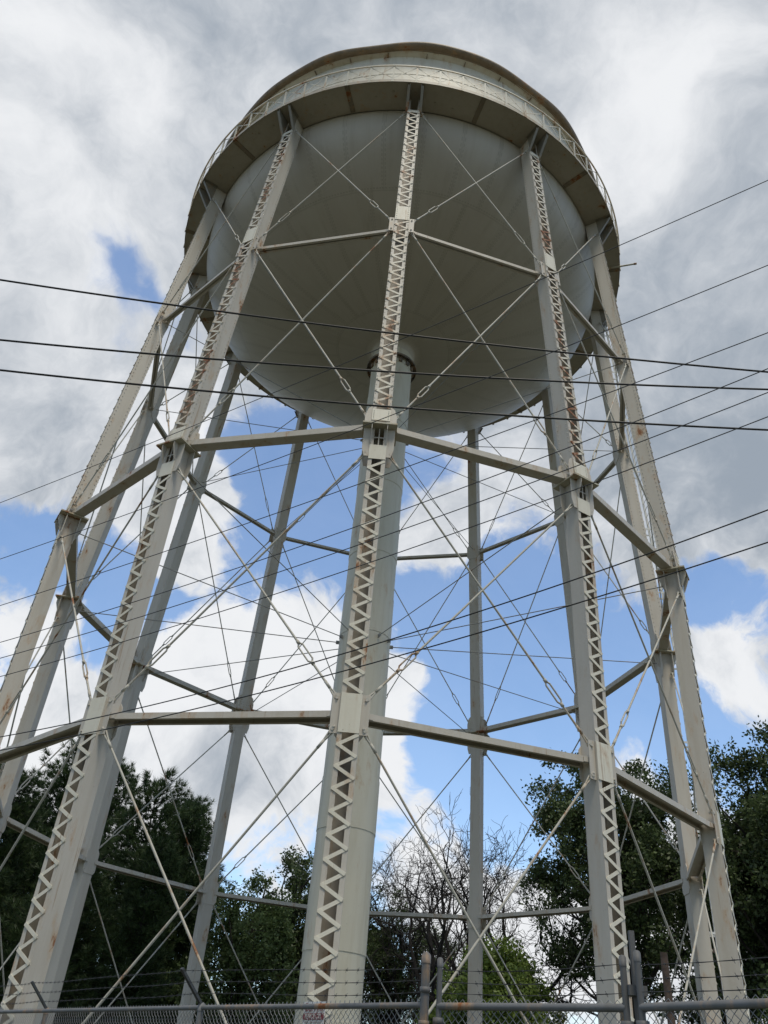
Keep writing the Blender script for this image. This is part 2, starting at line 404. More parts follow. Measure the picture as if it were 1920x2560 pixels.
# --- crossed tie rods with turnbuckles
def tie_rod(pa, pb, r, m=M_rod, off=0.0, tb=.16):
    """pa low end, pb high end; loop eyes at both ends, turnbuckle near the low one"""
    d = unit(pb - pa); L = np.linalg.norm(pb - pa); chord = np.cross(d, [0, 0, 1]); side = unit(chord)
    q = np.cross(d, side); sh = side * off
    pa, pb = pa + sh, pb + sh
    c = pa + d * L * tb; hb = .27
    mb = MB(); mb.tubes([pa + d * .25, c + d * hb], [c - d * hb, pb - d * .30], r, sides=8)
    for e, s in ((pa, 1), (pb, -1)):                     # forked flat eye
        for k in (-1, 1):
            mb.tubes([e + q * k * .035 + d * s * .02], [e + d * s * .30], r * .85, r * .8, 6)
        mb.tubes([e - side * .06], [e + side * .06], .035, sides=8, caps=True)
        mb.tubes([e + d * s * .24], [e + d * s * .42], r * 1.25, sides=8, caps=True)
    rod = mb.build('tie_rod', m, TW)
    t = MB()
    for k in (-1, 1):
        P = [c - d * hb, c - d * (hb - .08) + q * k * .05, c + d * (hb - .08) + q * k * .05, c + d * hb]
        t.tubes(P[:-1], P[1:], r * .8, sides=6)
    t.tubes([c - d * (hb + .05), c + d * (hb - .03)], [c - d * (hb - .03), c + d * (hb + .05)], r * 1.5, sides=8, caps=True)
    t.build('turnbuckle', m, rod)
    return rod
def panel(zl, zh, nl, nh, Wl, Wh, r):
    for s in (0, 1):
        if s == 0: lo, hi = on_leg(zl, 0, Wl / 2 + .09, nl), on_leg(zh, STEP, -Wh / 2 - .09, nh)
        else: lo, hi = on_leg(zl, STEP, -Wl / 2 - .09, nl), on_leg(zh, 0, Wh / 2 + .09, nh)
        repeat(tie_rod(lo, hi, r, off=(.03 if s else -.03)))
panel(.75, Z3 - .30, .1, .14, WL, WL, .023)
panel(Z3 + .30, Z2 - .74, .14, .16, WL, WL, .023)
panel(Z2 + .34, Z1 - .50, .14, .14, WU, WU, .022)
panel(Z1 + .02, ZT - .85, .14, .14, WU, WU, .020)
# --- thin radial rods to the riser
def radial(zo, zi):
    mb = MB(); a = on_leg(zo, 0, 0, -.2); b_ = np.array([0, -.82, zi]); mb.tubes([a], [b_], .014, sides=6)
    mb.box(b_, T * .012, N0 * .10, UP * .06); mb.tubes([b_ + N0 * .08 - T * .04], [b_ + N0 * .08 + T * .04], .025, sides=6, caps=True)
    return mb.build('radial_rod', M_rodthin, TW)
repeat(radial(Z1 - .10, Z1 - .70)); repeat(radial(Z2 - .30, Z2 - .58))
# --- riser pipe, lapped courses
ZB, HB, RB = 30.06, 3.42, 8.36
def bowl_z(r): return ZB - HB * math.sqrt(max(0, 1 - (r / RB) ** 2))
prof = []; z = 0.0; k = 0
while z < 26.9:
    R_ = .832 if k % 2 else .818
    z2 = min(z + 1.5, 26.95); prof += [(R_, z + .0005), (R_, z2)]; z = z2; k += 1
mb = MB()
for i in range(0, len(prof), 2):
    mb.lathe(prof[i:i + 2], 64)
    if i + 2 < len(prof): mb.lathe([prof[i + 1], prof[i + 2]], 64, False)
RISER = mb.build('riser_pipe', M_riser, TW)
zc = 25.75; mb = MB()
mb.lathe([(1.00, zc - .05), (1.012, zc - .05), (1.012, zc + .05), (1.00, zc + .05), (1.00, zc - .05)], 64, False)
mb.lathe([(.834, zc + .03), (1.0, zc + .045)], 64, False)
for i in range(16):
    a = i * 2 * PI / 16; e = np.array([math.sin(a), -math.cos(a), 0]); t = np.array([math.cos(a), math.sin(a), 0])
    mb.box(e * .93 + UP * (zc - .02), e * .09, t * .02, UP * .035); mb.box(e * .86 + UP * (zc - .14), e * .035, t * .07, UP * .10)
mb.build('expansion_collar', M_collar, RISER)
mb = MB(); rr = np.array([.80, .85, 1.0, 1.35]); mb.lathe([(.834, 26.3), (.85, 26.55), (.93, bowl_z(.93) - .02), (1.15, bowl_z(1.15) - .006)], 64)
mb.build('bowl_neck', M_bowl, RISER)
# --- bowl, shell, roof
th = np.linspace(.06, PI / 2, 40)
prof = [(RB * math.sin(a), ZB - HB * math.cos(a)) for a in th]
mb = MB(); mb.lathe(prof, 180); mb.lathe([(RB, ZB), (RB, 30.33)], 180)
mb.build('tank_bowl', M_bowl, TW)
mb = MB(); mb.lathe([(8.44, 30.40), (8.44, 34.10)], 180); mb.lathe([(8.44, 34.10), (8.64, 34.185)], 180, False)
for z in (31.6, 32.85): mb.lathe([(8.44, z - .06), (8.452, z - .06), (8.452, z + .06), (8.44, z + .06)], 180, False)
mb.build('tank_shell', M_shell, TW)
def wob(th):
    dR = .035 * np.sin(7 * th + .6) * np.sin(2 * th + 1) + .022 * np.sin(17 * th + 2) + .018 * np.sin(11 * th)
    dZ = .03 * np.sin(9 * th + 1.2) + .028 * np.sin(5 * th)
    return dR, dZ
mb = MB()
prof = [(8.60, 34.20, .2), (8.64, 34.15, .6), (8.66, 34.15, .9), (8.68, 34.19, 1), (8.74, 34.17, 1), (8.815, 34.21, 1), (8.86, 34.28, 1), (8.87, 34.36, 1), (8.83, 34.45, 1), (8.72, 34.54, .8), (8.45, 34.66, .4)]
mb.lathe(prof, 240, True, wob)
for i in range(72):
    a = i * 2 * PI / 72 + .02; e = np.array([math.sin(a), -math.cos(a), 0]); t = np.array([math.cos(a), math.sin(a), 0])
    if i % 2 == 0: mb.box(e * 8.52 + UP * 34.09, e * .08, t * .012, UP * .04)
mb.build('roof_eave', M_eave, TW)
mb = MB(); mb.lathe([(8.5, 34.64), (7.0, 35.2), (5, 35.8), (2.5, 36.25), (.02, 36.4)], 120); mb.build('roof', M_roof, TW)
# --- walkway
ZF = 30.36; SEAMS = []
mb = MB()
mb.lathe([(8.37, ZF), (9.40, ZF), (9.40, ZF + .02), (8.45, ZF + .02)], 216, False)
mb.lathe([(9.37, ZF + .021), (9.37, ZF + .13), (9.405, ZF + .13), (9.405, ZF - .03), (9.39, ZF - .03), (9.39, ZF - .001)], 216, False)
for i in range(NL):
    a = PHASE + (i + .5) * STEP; e = np.array([math.sin(a), -math.cos(a), 0]); t = np.array([math.cos(a), math.sin(a), 0])
    SEAMS.append((e, t))
    for q in (-.34, -.2, .2, .34):
        a = PHASE + (i + .5 + q) * STEP; e = np.array([math.sin(a), -math.cos(a), 0]); mb.rivets([e * (8.6 + .5 * random.random()) + UP * ZF], -UP, .035, .04)
WALK = mb.build('walkway', M_floor, TW)
for e, t in SEAMS:
    mb = MB().box(e * 8.89 + UP * (ZF - .012), e * .48, t * .085, UP * .010)
    for s in (-1, 1): mb.rivets([e * (8.46 + .11 * k) + t * s * .055 + UP * (ZF - .022) for k in range(9)], -UP, .02, .018)
    mb.build('seam_plate', M_seam, WALK)
mb = MB(); NP = 72; R0, R1 = 9.41, 9.45; ZR0, ZR1 = ZF + .13, ZF + .98
def rp(k, z, r): a = PHASE + k * 2 * PI / NP; return np.array([r * math.sin(a), -r * math.cos(a), z])
for k in range(NP):
    a = PHASE + k * 2 * PI / NP; e = np.array([math.sin(a), -math.cos(a), 0]); t = np.array([math.cos(a), math.sin(a), 0])
    mb.box((rp(k, ZF + .005, R0 + .02) + rp(k, ZR1, R1)) / 2, e * .006, t * .032, (rp(k, ZR1, R1) - rp(k, ZF + .005, R0 + .02)) / 2)
    mb.box((rp(k, ZF + .005, R0 - .005) + rp(k, ZR1, R1 - .03)) / 2, e * .02, t * .006, (rp(k, ZR1, R1) - rp(k, ZF + .005, R0 + .02)) / 2)
    for z0, z1, q in ((ZR0 + .03, ZR1 - .04, 0), (ZR1 - .04, ZR0 + .03, .012)):
        p, s_ = rp(k, z0, R1 - .02 - q), rp(k + 1, z1, R1 - .02 - q); mb.bar(p, s_, e, .004, .018)
    mb.box(rp(k, ZF - .02, R0 + .01), e * .012, t * .05, UP * .05)
mb.lathe([(R1 - .03, ZR1), (R1 + .03, ZR1), (R1 + .03, ZR1 + .012), (R1 - .03, ZR1 + .012)], 216, False)
mb.lathe([(R1 + .024, ZR1 - .05), (R1 + .03, ZR1 - .05), (R1 + .03, ZR1 - .001), (R1 + .024, ZR1 - .001)], 216, False)
mb.build('walkway_railing', M_rail, TW)
# bracket pair above each leg
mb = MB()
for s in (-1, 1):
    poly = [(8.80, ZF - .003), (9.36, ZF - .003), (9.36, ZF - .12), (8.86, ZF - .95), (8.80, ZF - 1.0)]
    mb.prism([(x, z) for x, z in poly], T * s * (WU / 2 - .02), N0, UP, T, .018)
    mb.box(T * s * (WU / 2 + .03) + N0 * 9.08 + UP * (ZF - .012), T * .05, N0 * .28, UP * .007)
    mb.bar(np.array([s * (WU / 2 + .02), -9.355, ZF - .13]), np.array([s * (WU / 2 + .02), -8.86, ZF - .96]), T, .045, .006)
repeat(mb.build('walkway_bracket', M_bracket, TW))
# --- stub pipe poking out past the walkway edge
a = PHASE + 2.45 * STEP; e = np.array([math.sin(a), -math.cos(a), 0])
mb = MB(); mb.tubes([e * 8.5 + UP * (ZF - .16)], [e * 10.05 + UP * (ZF - .10)], .035, sides=8, caps=True); mb.tubes([e * 9.95 + UP * (ZF - .104)], [e * 10.06 + UP * (ZF - .10)], .045, sides=8, caps=True)
mb.build('overflow_stub', M_plate, TW)
# --- ladder on the outside of the right rear leg
AL = PHASE + 3 * STEP; mb = MB()
def lad(z, s): return on_leg(z, AL, s * .2, .52)
for s in (-1, 1):
    for za, zb in ((2.6, Z2), (Z2, ZF)):
        mb.bar(lad(za, s), lad(zb, s), np.array([math.sin(AL), -math.cos(AL), 0]), .032, .006)
for z in np.arange(2.8, ZF - .1, .305): mb.tubes([lad(z, -1)], [lad(z, 1)], .011, sides=6)
for z in np.arange(3.2, ZF, 2.6):
    for s in (-1, 1): mb.bar(on_leg(z, AL, s * .19, .2), lad(z, s), UP, .03, .005)
LAD = mb.build('ladder', M_white, TW)
mb = MB(); mb.tubes([on_leg(2.6, AL, .30, .60), on_leg(Z2, AL, .30, .60)], [on_leg(Z2, AL, .30, .60), on_leg(ZF, AL, .30, .60)], .009, sides=6); mb.build('safety_cable', M_rod, LAD)
for z, mm in ((17.3, M_white), (17.75, M_red)):
    mb = MB(); c = on_leg(z, AL, -.1, .56); mb.box(c, np.array([math.cos(AL), math.sin(AL), 0]) * .30, np.array([math.sin(AL), -math.cos(AL), 0]) * .010, UP * .12); mb.build('guard_plate', mm, LAD)

# ------------------------------------------------------------------ overhead cables and wires
def wire(pix, P0, P1, r, m, name, label, cat, group):
    """pixels fix the sag curve inside the vertical plane through the ground points P0, P1"""
    P0, P1 = np.array(P0, float), np.array(P1, float); nn = np.array([-(P1 - P0)[1], (P1 - P0)[0]])
    pts = []
    for x, y in pix:
        v = ray(x, y); t = nn @ (P0 - CAM[:2]) / (nn @ v[:2]); pts.append(CAM + v * t)
    pts = np.array(pts); d = unit(np.append(P1 - P0, 0)); s = (pts - pts[0]) @ d
    cf = np.polyfit(s, pts[:, 2], min(2, len(s) - 1)); L = s[-1] - s[0]
    ss = np.linspace(-L * 2.2, L * 3.0, 240); sc_ = np.clip(ss, -L * .3, L * 1.3); zz = np.polyval(cf, sc_) + np.polyval(np.polyder(cf), sc_) * (ss - sc_) * .7
    Q = pts[0][None] + d[None] * (ss - s[0])[:, None]; Q[:, 2] = zz
    o = MB().path(Q, r, 8).build(name, m); return tag(o, label, cat, group)
THICK = [([(0, 700), (400, 757), (960, 831.5), (1500, 890), (1920, 930)], 'uppermost of three thick black cables sloping down right across the tank bowl'),
         ([(0, 850.7), (400, 884.7), (960, 930), (1500, 958), (1920, 973.4)], 'middle of three thick black cables, crossing the riser pipe at its collar'),
         ([(0, 926), (400, 965), (960, 1017), (1500, 1052.7), (1920, 1074.7)], 'lowest of three thick black cables, just above the front leg shelf plate')]
for px, lb in THICK: wire(px, (-10, -16), (10, -16), .0138, M_wire, 'power_cable', lb, 'cable', 'thick black overhead cables')
WN = [(1257, 450.6, (1548, 614), 'topmost thin wire, rising right across the walkway edge of the tank'),
      (1397.8, 663, (1500, 833), 'thin wire second from top, rising right across the lower bowl of the tank'),
      (1514, 831.6, (1586, 958), 'thin wire third from top, rising right across the bottom of the tank bowl'),
      (1606, 921.5, (1500, 1088.6), 'thin wire fourth from top, highest of three closely spaced ones below the tank'),
      (1645.6, 981, (1500, 1143), 'thin wire fifth from top, middle of three closely spaced ones below the tank'),
      (1691.5, 1041.8, (1500, 1201), 'thin wire sixth from top, lowest of three closely spaced ones below the tank'),
      (1842.5, 1274.7, (1500, 1427), 'darker thin wire second from bottom, meeting the shelf plate of the right outer leg'),
      (1876, 1355.7, (1604, 1458), 'lowest dark thin wire, passing just below the shelf plate of the right outer leg')]
for i, (yl, yr, mid, lb) in enumerate(WN):
    wire([(0, yl), mid, (1920, yr)], (-6, -12.33), (4.1, -18.34), .0055 if i < 6 else .0068, M_thin if i < 6 else M_wire, 'overhead_wire', lb, 'wire', 'thin overhead wires rising to the right')

# ------------------------------------------------------------------ chain-link fence, gates, sign
HR = 2.12
fA, fE = at_height(116, 2529, HR), at_height(503, 2519, HR)
fC = at_height(1061, 2513, HR); g1, g2 = at_height(1097, 2515.6, HR), at_height(1566, 2520, HR); g3 = at_height(1604, 2518.7, HR); gR = at_height(1920, 2508, HR)
def chainlink(p, q, z0, z1, spikes=True):
    d = unit(q - p); L = np.linalg.norm((q - p)[:2]); nrm = np.array([-d[1], d[0], 0]); pit = .062
    nk = int(L / (pit / 2)); nr = int((z1 - z0) / (pit / 2)); A, B = [], []
    P = np.array([p[0], p[1], 0.])
    k = np.arange(nk)[:, None]; j = np.arange(nr)[None, :]
    def pt(k, j):
        c = k + ((k + j) % 2); x = c * pit / 2; z = z1 - j * pit / 2
        # strand k swings between columns k and k+1
        off = np.where((j % 2) == 0, .004, -.004)
        return P + d * x[..., None] + np.array([0, 0, 1.]) * z[..., None] + nrm * off[..., None]
    k2, j2 = np.broadcast_arrays(k, j); A = pt(k2, j2).reshape(-1, 3); B = pt(k2, j2 + 1).reshape(-1, 3)
    mb = MB().tubes(A, B, .0024, sides=4)
    if spikes:
        kk = np.arange(nk); a = pt(kk, 0 * kk); mb.tubes(a, a + np.array([0, 0, .055]) + d * .004 * np.where(kk % 2, 1, -1)[:, None], .0034, .0015, sides=4)
    return mb
def tube_post(mb, p, r, z1, cap=True):
    mb.tubes([[p[0], p[1], 0]], [[p[0], p[1], z1]], r, sides=16)
    if cap:
        a = np.linspace(0, PI / 2, 5); mb.lathe([(r * 1.0, 0)], 1) if False else None
        prof = [(r * 1.12, -.05), (r * 1.12, .0)] + [(r * 1.12 * math.cos(t), r * .9 * math.sin(t)) for t in a]
        c = MB(); c.lathe(prof, 16); V = np.concatenate(c.v) + np.array([p[0], p[1], z1]); mb.add(V, np.concatenate(c.f[(4, True)]), True)
    return mb
def barbed(p, q, sag=.0):
    d = unit(q - p); L = np.linalg.norm(q - p); u, w = (x[0] for x in perp(d[None])); mb = MB(); n = max(12, int(L / .08)); s = np.linspace(0, L, n)
    base = p[None] + d[None] * s[:, None]; base[:, 2] -= sag * 4 * (s / L) * (1 - s / L)
    base[:, 2] += .008 * np.sin(s * 2.1 + p[2] * 7)
    for ph in (0, PI):
        mb.path(base + (u[None] * np.cos(s * 60 + ph)[:, None] + w[None] * np.sin(s * 60 + ph)[:, None]) * .0015, .0017, 4)
    for k in np.arange(.07 + .05 * random.random(), L, .127):
        c = p + d * k; c[2] += -sag * 4 * (k / L) * (1 - k / L) + .008 * math.sin(k * 2.1 + p[2] * 7)
        for a in (.4, 1.9):
            v = (u * math.cos(a) + w * math.sin(a)) * .019 + d * .006; mb.tubes([c - v], [c + v], .0016, sides=4)
        mb.tubes([c - d * .010], [c + d * .010], .0042, sides=5)
    return mb
FN = tag(empty('chain_link_fence', (0, 0, 0)), 'grey chain-link fence with slanted barbed wire arms in front of the left tower legs', 'fence')
dF = unit(fC - fA); fP0 = fA - dF * 3 * np.linalg.norm(fE - fA) * .5; fP0 = fA - dF * 7.0
outn = unit([-.77, -.64, 0])
MBp = MB().tubes([fP0 + UP * 0, fC - dF * 0], [fE, fE], .0215, sides=12); 
k_ = np.arange(.4, 13, .6)[:, None]; MBp.tubes(fP0 + dF * k_, fP0 + dF * (k_ + .012), .0245, sides=8)
MBp.build('top_rail', M_galv, FN)
chainlink(fP0, fC, .05, HR - .01).build('mesh_panel', M_mesh, FN)
sp = np.linalg.norm(fE - fA); posts = [fE, fA, fA - (fE - fA), ] 
for p in posts:
    mb = MB(); tube_post(mb, p, .030, HR + .02); po = mb.build('post', M_galv, FN)
    mb = MB(); t0 = p + UP * .02; t1 = p + UP * .30 + outn * .30; mb.bar(t0, t1, dF, .022, .012); mb.build('barb_arm', M_barb, po)
mb = MB(); tube_post(mb, fC, .033, HR + .33); ep = mb.build('post', M_post, FN); tag(ep, label='thick rusty end post with a domed cap')
for z in (HR - .12, HR + .10, HR - .35): MB().tubes([fC + UP * (z - HR - .02)], [fC + UP * (z - HR + .02)], .041, sides=16, caps=True).build('tension_band', M_post, ep)
for k, f in enumerate((.32, .64, .96)):
    arm = [p + UP * (.02 + .28 * f) + outn * .30 * f for p in posts]
    ends = [fC + UP * (.085 + .085 * k)] + arm + [arm[-1] - dF * 4]
    mb = MB()
    for a, b_ in zip(ends[:-1], ends[1:]):
        s_ = barbed(a, b_, .015); n0 = mb.n
        for key, fl in s_.f.items(): mb.f.setdefault(key, []).extend([f_ + n0 for f_ in fl])
        mb.v += s_.v; mb.n += s_.n
    mb.build('barbed_wire', M_barb, FN)
# gates
def gate(p, q, name, label, rp_, rq_):
    G = tag(empty(name), label, 'gate', 'chain-link gates')
    d = unit(q - p); mb = MB(); r = .025
    lo = .08 - HR
    mb.tubes([p, p + UP * lo], [q, q + UP * lo], r, sides=14)
    ver = MB(); tube_post(ver, p, rp_, HR + .31); 
    mb.build('gate_frame', M_galv, G); ver.build('gate_post', M_post, G)
    v2 = MB(); tube_post(v2, q, rq_, HR + .29); v2.build('gate_post', M_post, G)
    for e in (p, q):
        for z in (-.10, -.9): MB().tubes([e + UP * (z - .025)], [e + UP * (z + .025)], .042, sides=14, caps=True).build('gate_hinge', M_post, G)
    chainlink(p + d * .03, q - d * .02, .10, HR + .045, False).build('mesh_panel', M_mesh, G)
    for k in range(3): barbed(p + UP * (.085 + .082 * k), q + UP * (.085 + .082 * k), .02 if k else .008).build('barbed_wire', M_barb, G)
    return G
gate(g1, g2, 'chain_link_gate', 'left gate leaf of the chain-link fence, between two capped grey posts', .021, .022)
dG = unit(gR - g3); g4 = g3 + dG * (np.linalg.norm(gR - g3) + 1.6)
gate(g3, g4, 'chain_link_gate', 'right gate leaf of the chain-link fence, running off the right edge', .022, .022)
lp = at_height(1590, 2519, HR) + np.array([.03, .06, 0])
mb = MB(); mb.box([lp[0], lp[1], (HR + .46) / 2], T * .017, N0 * .017, UP * (HR + .46) / 2); mb.box([lp[0], lp[1], HR + .1], T * .06, N0 * .05, UP * .03)
tag(mb.build('latch_post', M_post), 'tall square grey post between the two chain-link gates, taller than its neighbours', 'post')

# the fence company's sign
sp0 = at_height(796, 2532, HR - .02)
sx = dF; sn = outn * 1.0; sn = unit(np.cross(sx, UP)); sn = sn if sn @ (CAM - sp0) > 0 else -sn
sc = sp0 + sn * .05; sc[2] = HR - .030
m_sw, nt, b = mat('sign_white'); co = node(nt, 'ShaderNodeNewGeometry').outputs['Position']
nt.links.new(mix(nt, ramp(nt, noise(nt, co, 14, 5), .45, .7, 0, .4), (.74, .72, .68), (.55, .51, .46)), b.inputs['Base Color'])
m_sr, nt, b = mat('sign_red'); b.inputs['Base Color'].default_value = (.24, .045, .055, 1)
m_sg, nt, b = mat('sign_grey'); b.inputs['Base Color'].default_value = (.33, .31, .29, 1)
SW, SH = .152, .089
mb = MB(); mb.box(sc, sx * SW, sn * .002, UP * SH)
SG = tag(mb.build('fence_sign', m_sw), 'small white and red sign wired to the fence top rail before the front leg', 'sign')
mb = MB(); mb.box(sc + sn * .0035 - UP * .024, sx * SW * .97, sn * .0012, UP * .024); mb.build('red_band', m_sr, SG)
def lettering(txt, x, y, size, m, name, sxs=1.0, lift=.006, bold=0.0):
    cu = bpy.data.curves.new('txt', 'FONT'); cu.body = txt; cu.size = size; cu.align_x = 'CENTER'; cu.align_y = 'CENTER'; cu.extrude = .0006; cu.offset = bold
    to = bpy.data.objects.new('txt', cu); COL.objects.link(to); bpy.context.view_layer.update()
    me = bpy.data.meshes.new_from_object(to); bpy.data.objects.remove(to)
    co_ = np.empty(len(me.vertices) * 3); me.vertices.foreach_get('co', co_); co_ = co_.reshape(-1, 3)
    V = sc + sx * (x + co_[:, :1] * sxs) + UP * (y + co_[:, 1:2]) + sn * (lift + co_[:, 2:3])
    me.vertices.foreach_set('co', V.ravel()); me.materials.clear(); me.materials.append(m); me.name = name
    o = bpy.data.objects.new(name, me); COL.objects.link(o); o.parent = SG
lettering("Berry's", 0.0, .044, .094, m_sr, 'lettering', .95, bold=.0004)
lettering('FENCE CO.', 0, -.024, .050, m_sw, 'lettering', .95, bold=.0006)
mb = MB()
for x0, x1 in ((-.115, -.06), (-.045, -.01), (.005, .04), (.055, .11)): mb.box(sc + sx * (x0 + x1) / 2 - UP * .068 + sn * .003, sx * (x1 - x0) / 2, sn * .0006, UP * .007)
mb.build('faded_print', m_sg, SG)

# ------------------------------------------------------------------ poles
def wood_pole(loc, h, r, label):
    mb = MB(); n = 10; z = np.linspace(0, h, n); P = np.stack([loc[0] + .01 * np.sin(z), loc[1] + 0 * z, z], -1); mb.path(P, np.linspace(r * 1.1, r * .92, n), 12)
    mb.add_caps(P[-1:], np.array([[0, 0, 1.]]), r * .92); mb.box(P[-3] - N0 * 0 + N0 * r, T * .25, N0 * .03, UP * .05)
    return tag(mb.build('wooden_post', M_wood), label, 'post')
wood_pole(polar(19.9, 21), 1.5 + 21 * math.tan(math.radians(8.4)), .085, 'weathered brown wooden post standing beneath the tower behind the gate')
wood_pole(polar(23.05, 27), 1.5 + 27 * math.tan(math.radians(11.8)), .10, 'grey-brown pole close beside the right outer leg of the tower')

# ------------------------------------------------------------------ trees
def rot_to(d, n, spread):
    """n random unit vectors round d"""
    v = RNG.normal(size=(n, 3)) * spread + np.asarray(d)[None]; return v / np.linalg.norm(v, axis=1)[:, None]
def leaves(mb, C, size, flat=.5):
    n = len(C); nr = RNG.normal(size=(n, 3)); nr[:, 2] += flat; nr /= np.linalg.norm(nr, axis=1)[:, None]; u, w = perp(nr)
    th = RNG.random(n) * 2 * PI; a = u * np.cos(th)[:, None] + w * np.sin(th)[:, None]; b_ = np.cross(nr, a)
    s = size * (.6 + .8 * RNG.random(n))[:, None]
    V = np.stack([C - a * s * .5, C + b_ * s * .27 + a * s * .05, C + a * s * .55, C - b_ * s * .27 + a * s * .05], 1).reshape(-1, 3)
    mb.add(V, np.arange(4 * n).reshape(-1, 4)); return mb
def limb_path(p, q, bend, n=6):
    t = np.linspace(0, 1, n)[:, None]; o = RNG.normal(size=3) * bend; P = p + (q - p) * t + o * np.sin(t * PI) ; P += RNG.normal(size=P.shape) * bend * .12 * np.sin(t * PI); return P
def broadleaf(name, loc, h, rad, base, leafm, label, nclump=70, per=330, leaf=.17, barkm=M_bark, crad=(.55, 1.05), shape=1.0, trunk=.22, group='trees behind the tower'):
    R = tag(empty(name, loc), label, 'tree', group)
    tr = MB(); cr = MB(); top = h * .82
    tp = limb_path(np.zeros(3), np.array([RNG.normal() * .4, RNG.normal() * .4, top]), .25, 9); tr.path(tp, np.linspace(trunk, .05, 9), 8)
    zc, hz = (base + h) / 2, (h - base) / 2; cent = []
    while len(cent) < nclump:
        v = RNG.normal(size=3); v /= np.linalg.norm(v); rr = RNG.random() ** .45
        c = np.array([v[0] * rad * rr, v[1] * rad * rr, zc + v[2] * hz * rr])
        k = (c[2] - base) / (h - base); wmax = rad * (math.sin(PI * min(max(k, .02), .98) ** .75)) ** .6 * shape
        lob = 1 + .28 * math.sin(3 * math.atan2(c[1], c[0]) + c[2] * 1.7) 
        if math.hypot(c[0], c[1]) > wmax * lob: continue
        cent.append(c)
    for c in cent:
        s = np.interp(max(base * .6, c[2] - 1.8 - RNG.random() * 2), tp[:, 2], np.arange(9)); st = np.array([np.interp(s, np.arange(9), tp[:, i]) for i in range(3)])
        P = limb_path(st, c, .35, 6); tr.path(P, np.linspace(.045 + .012 * np.linalg.norm(c - st), .012, 6), 5)
        r = crad[0] + (crad[1] - crad[0]) * RNG.random(); n = int(2.3 * per * r * r * (.6 + .8 * RNG.random()))
        ns = 9; sub = c + RNG.normal(size=(ns, 3)) * r * np.array([.58, .58, .42])
        C = sub[RNG.integers(0, ns, n)] + RNG.normal(size=(n, 3)) * r * .24
        leaves(cr, C, leaf)
        for q in sub: tr.path(limb_path(P[-1], q, .08, 3), np.array([.014, .009, .005]), 3)
    tr.build('trunk', barkm, R); cr.build('crown', leafm, R); return R
def pine_mesh(h, rad, seed, base=1.5, tufts_scale=1.0):
    global RNG; RNG = np.random.default_rng(seed); tr = MB(); cr = MB()
    tp = limb_path(np.zeros(3), np.array([RNG.normal() * .3, RNG.normal() * .3, h - .3]), .12, 10); tr.path(tp, np.linspace(.20, .02, 10), 8)
    z = base; TC, TD = [], []
    while z < h - .25:
        f = 1 - (z - base) / (h - base); L = rad * (.24 + .86 * f ** .6) * (.75 + .5 * RNG.random())
        nb = RNG.integers(4, 7); a0 = RNG.random() * 6.28
        for k in range(nb):
            a = a0 + k * 2 * PI / nb + RNG.normal() * .25; l = L * (.6 + .55 * RNG.random()); up = .25 + .5 * (1 - f)
            c0 = np.array([np.interp(z, tp[:, 2], tp[:, 0]), np.interp(z, tp[:, 2], tp[:, 1]), z]); e = np.array([math.cos(a), math.sin(a), 0])
            t = np.linspace(0, 1, 7)[:, None]; P = c0 + e * l * t + UP * (l * (-.06 * t + up * t ** 2)); P += RNG.normal(size=P.shape) * .04 * t
            tr.path(P, np.linspace(.035, .008, 7), 4)
            nt_ = max(3, int(l / .15 * tufts_scale))
            for s in np.linspace(.25, 1.0, nt_):
                p = np.array([np.interp(s, t[:, 0], P[:, i]) for i in range(3)]); d = unit(e + UP * (.35 + .7 * s) + RNG.normal(size=3) * .35)
                off = RNG.normal(size=3) * np.array([.30, .30, .16]) * min(1, l) * (1.1 - .75 * s); TC.append(p + off); TD.append(d)
                if RNG.random() < .75: TC.append(p - off * .9 + UP * .12); TD.append(unit(d + RNG.normal(size=3) * .5))
        z += .30 + .16 * RNG.random()
    for k in range(6): TC.append(np.array([tp[-1, 0], tp[-1, 1], h - .6 + .1 * k]) + RNG.normal(size=3) * .06); TD.append(unit([RNG.normal() * .3, RNG.normal() * .3, 1]))
    TC, TD = np.array(TC), np.array(TD); K = 22
    D = RNG.normal(size=(len(TC), K, 3)) * .5 + TD[:, None]; D /= np.linalg.norm(D, axis=2)[..., None]; D = D.reshape(-1, 3)
    A = np.repeat(TC, K, 0) + D * .02; L = (.28 + .20 * RNG.random(len(A)))[:, None]; u, w = perp(D); th = RNG.random(len(A))[:, None] * PI; s = (u * np.cos(th) + w * np.sin(th)) * .016
    V = np.stack([A - s, A + s, A + D * L], 1).reshape(-1, 3); cr.add(V, np.arange(len(V)).reshape(-1, 3))
    return tr.mesh('trunk', M_bark), cr.mesh('crown', M_pine)
PINES = [pine_mesh(16.5, 2.7, 3, 1.6), pine_mesh(15.5, 2.4, 5, 1.6), pine_mesh(14.5, 3.0, 8, 1.4)]
def pine(az, dist, el, proto, rz, label, wide=1.0):
    h0 = (16.5, 15.5, 14.5)[proto]; h = CAM[2] + dist * math.tan(math.radians(el)); R = tag(empty('pine_tree', polar(az, dist)), label, 'tree', 'pine trees on the left')
    R.scale = (h / h0 * wide, h / h0 * wide, h / h0); R.rotation_euler = (0, 0, rz)
    for nm, me in zip(('trunk', 'crown'), PINES[proto]):
        o = bpy.data.objects.new(nm, me); COL.objects.link(o); o.parent = R
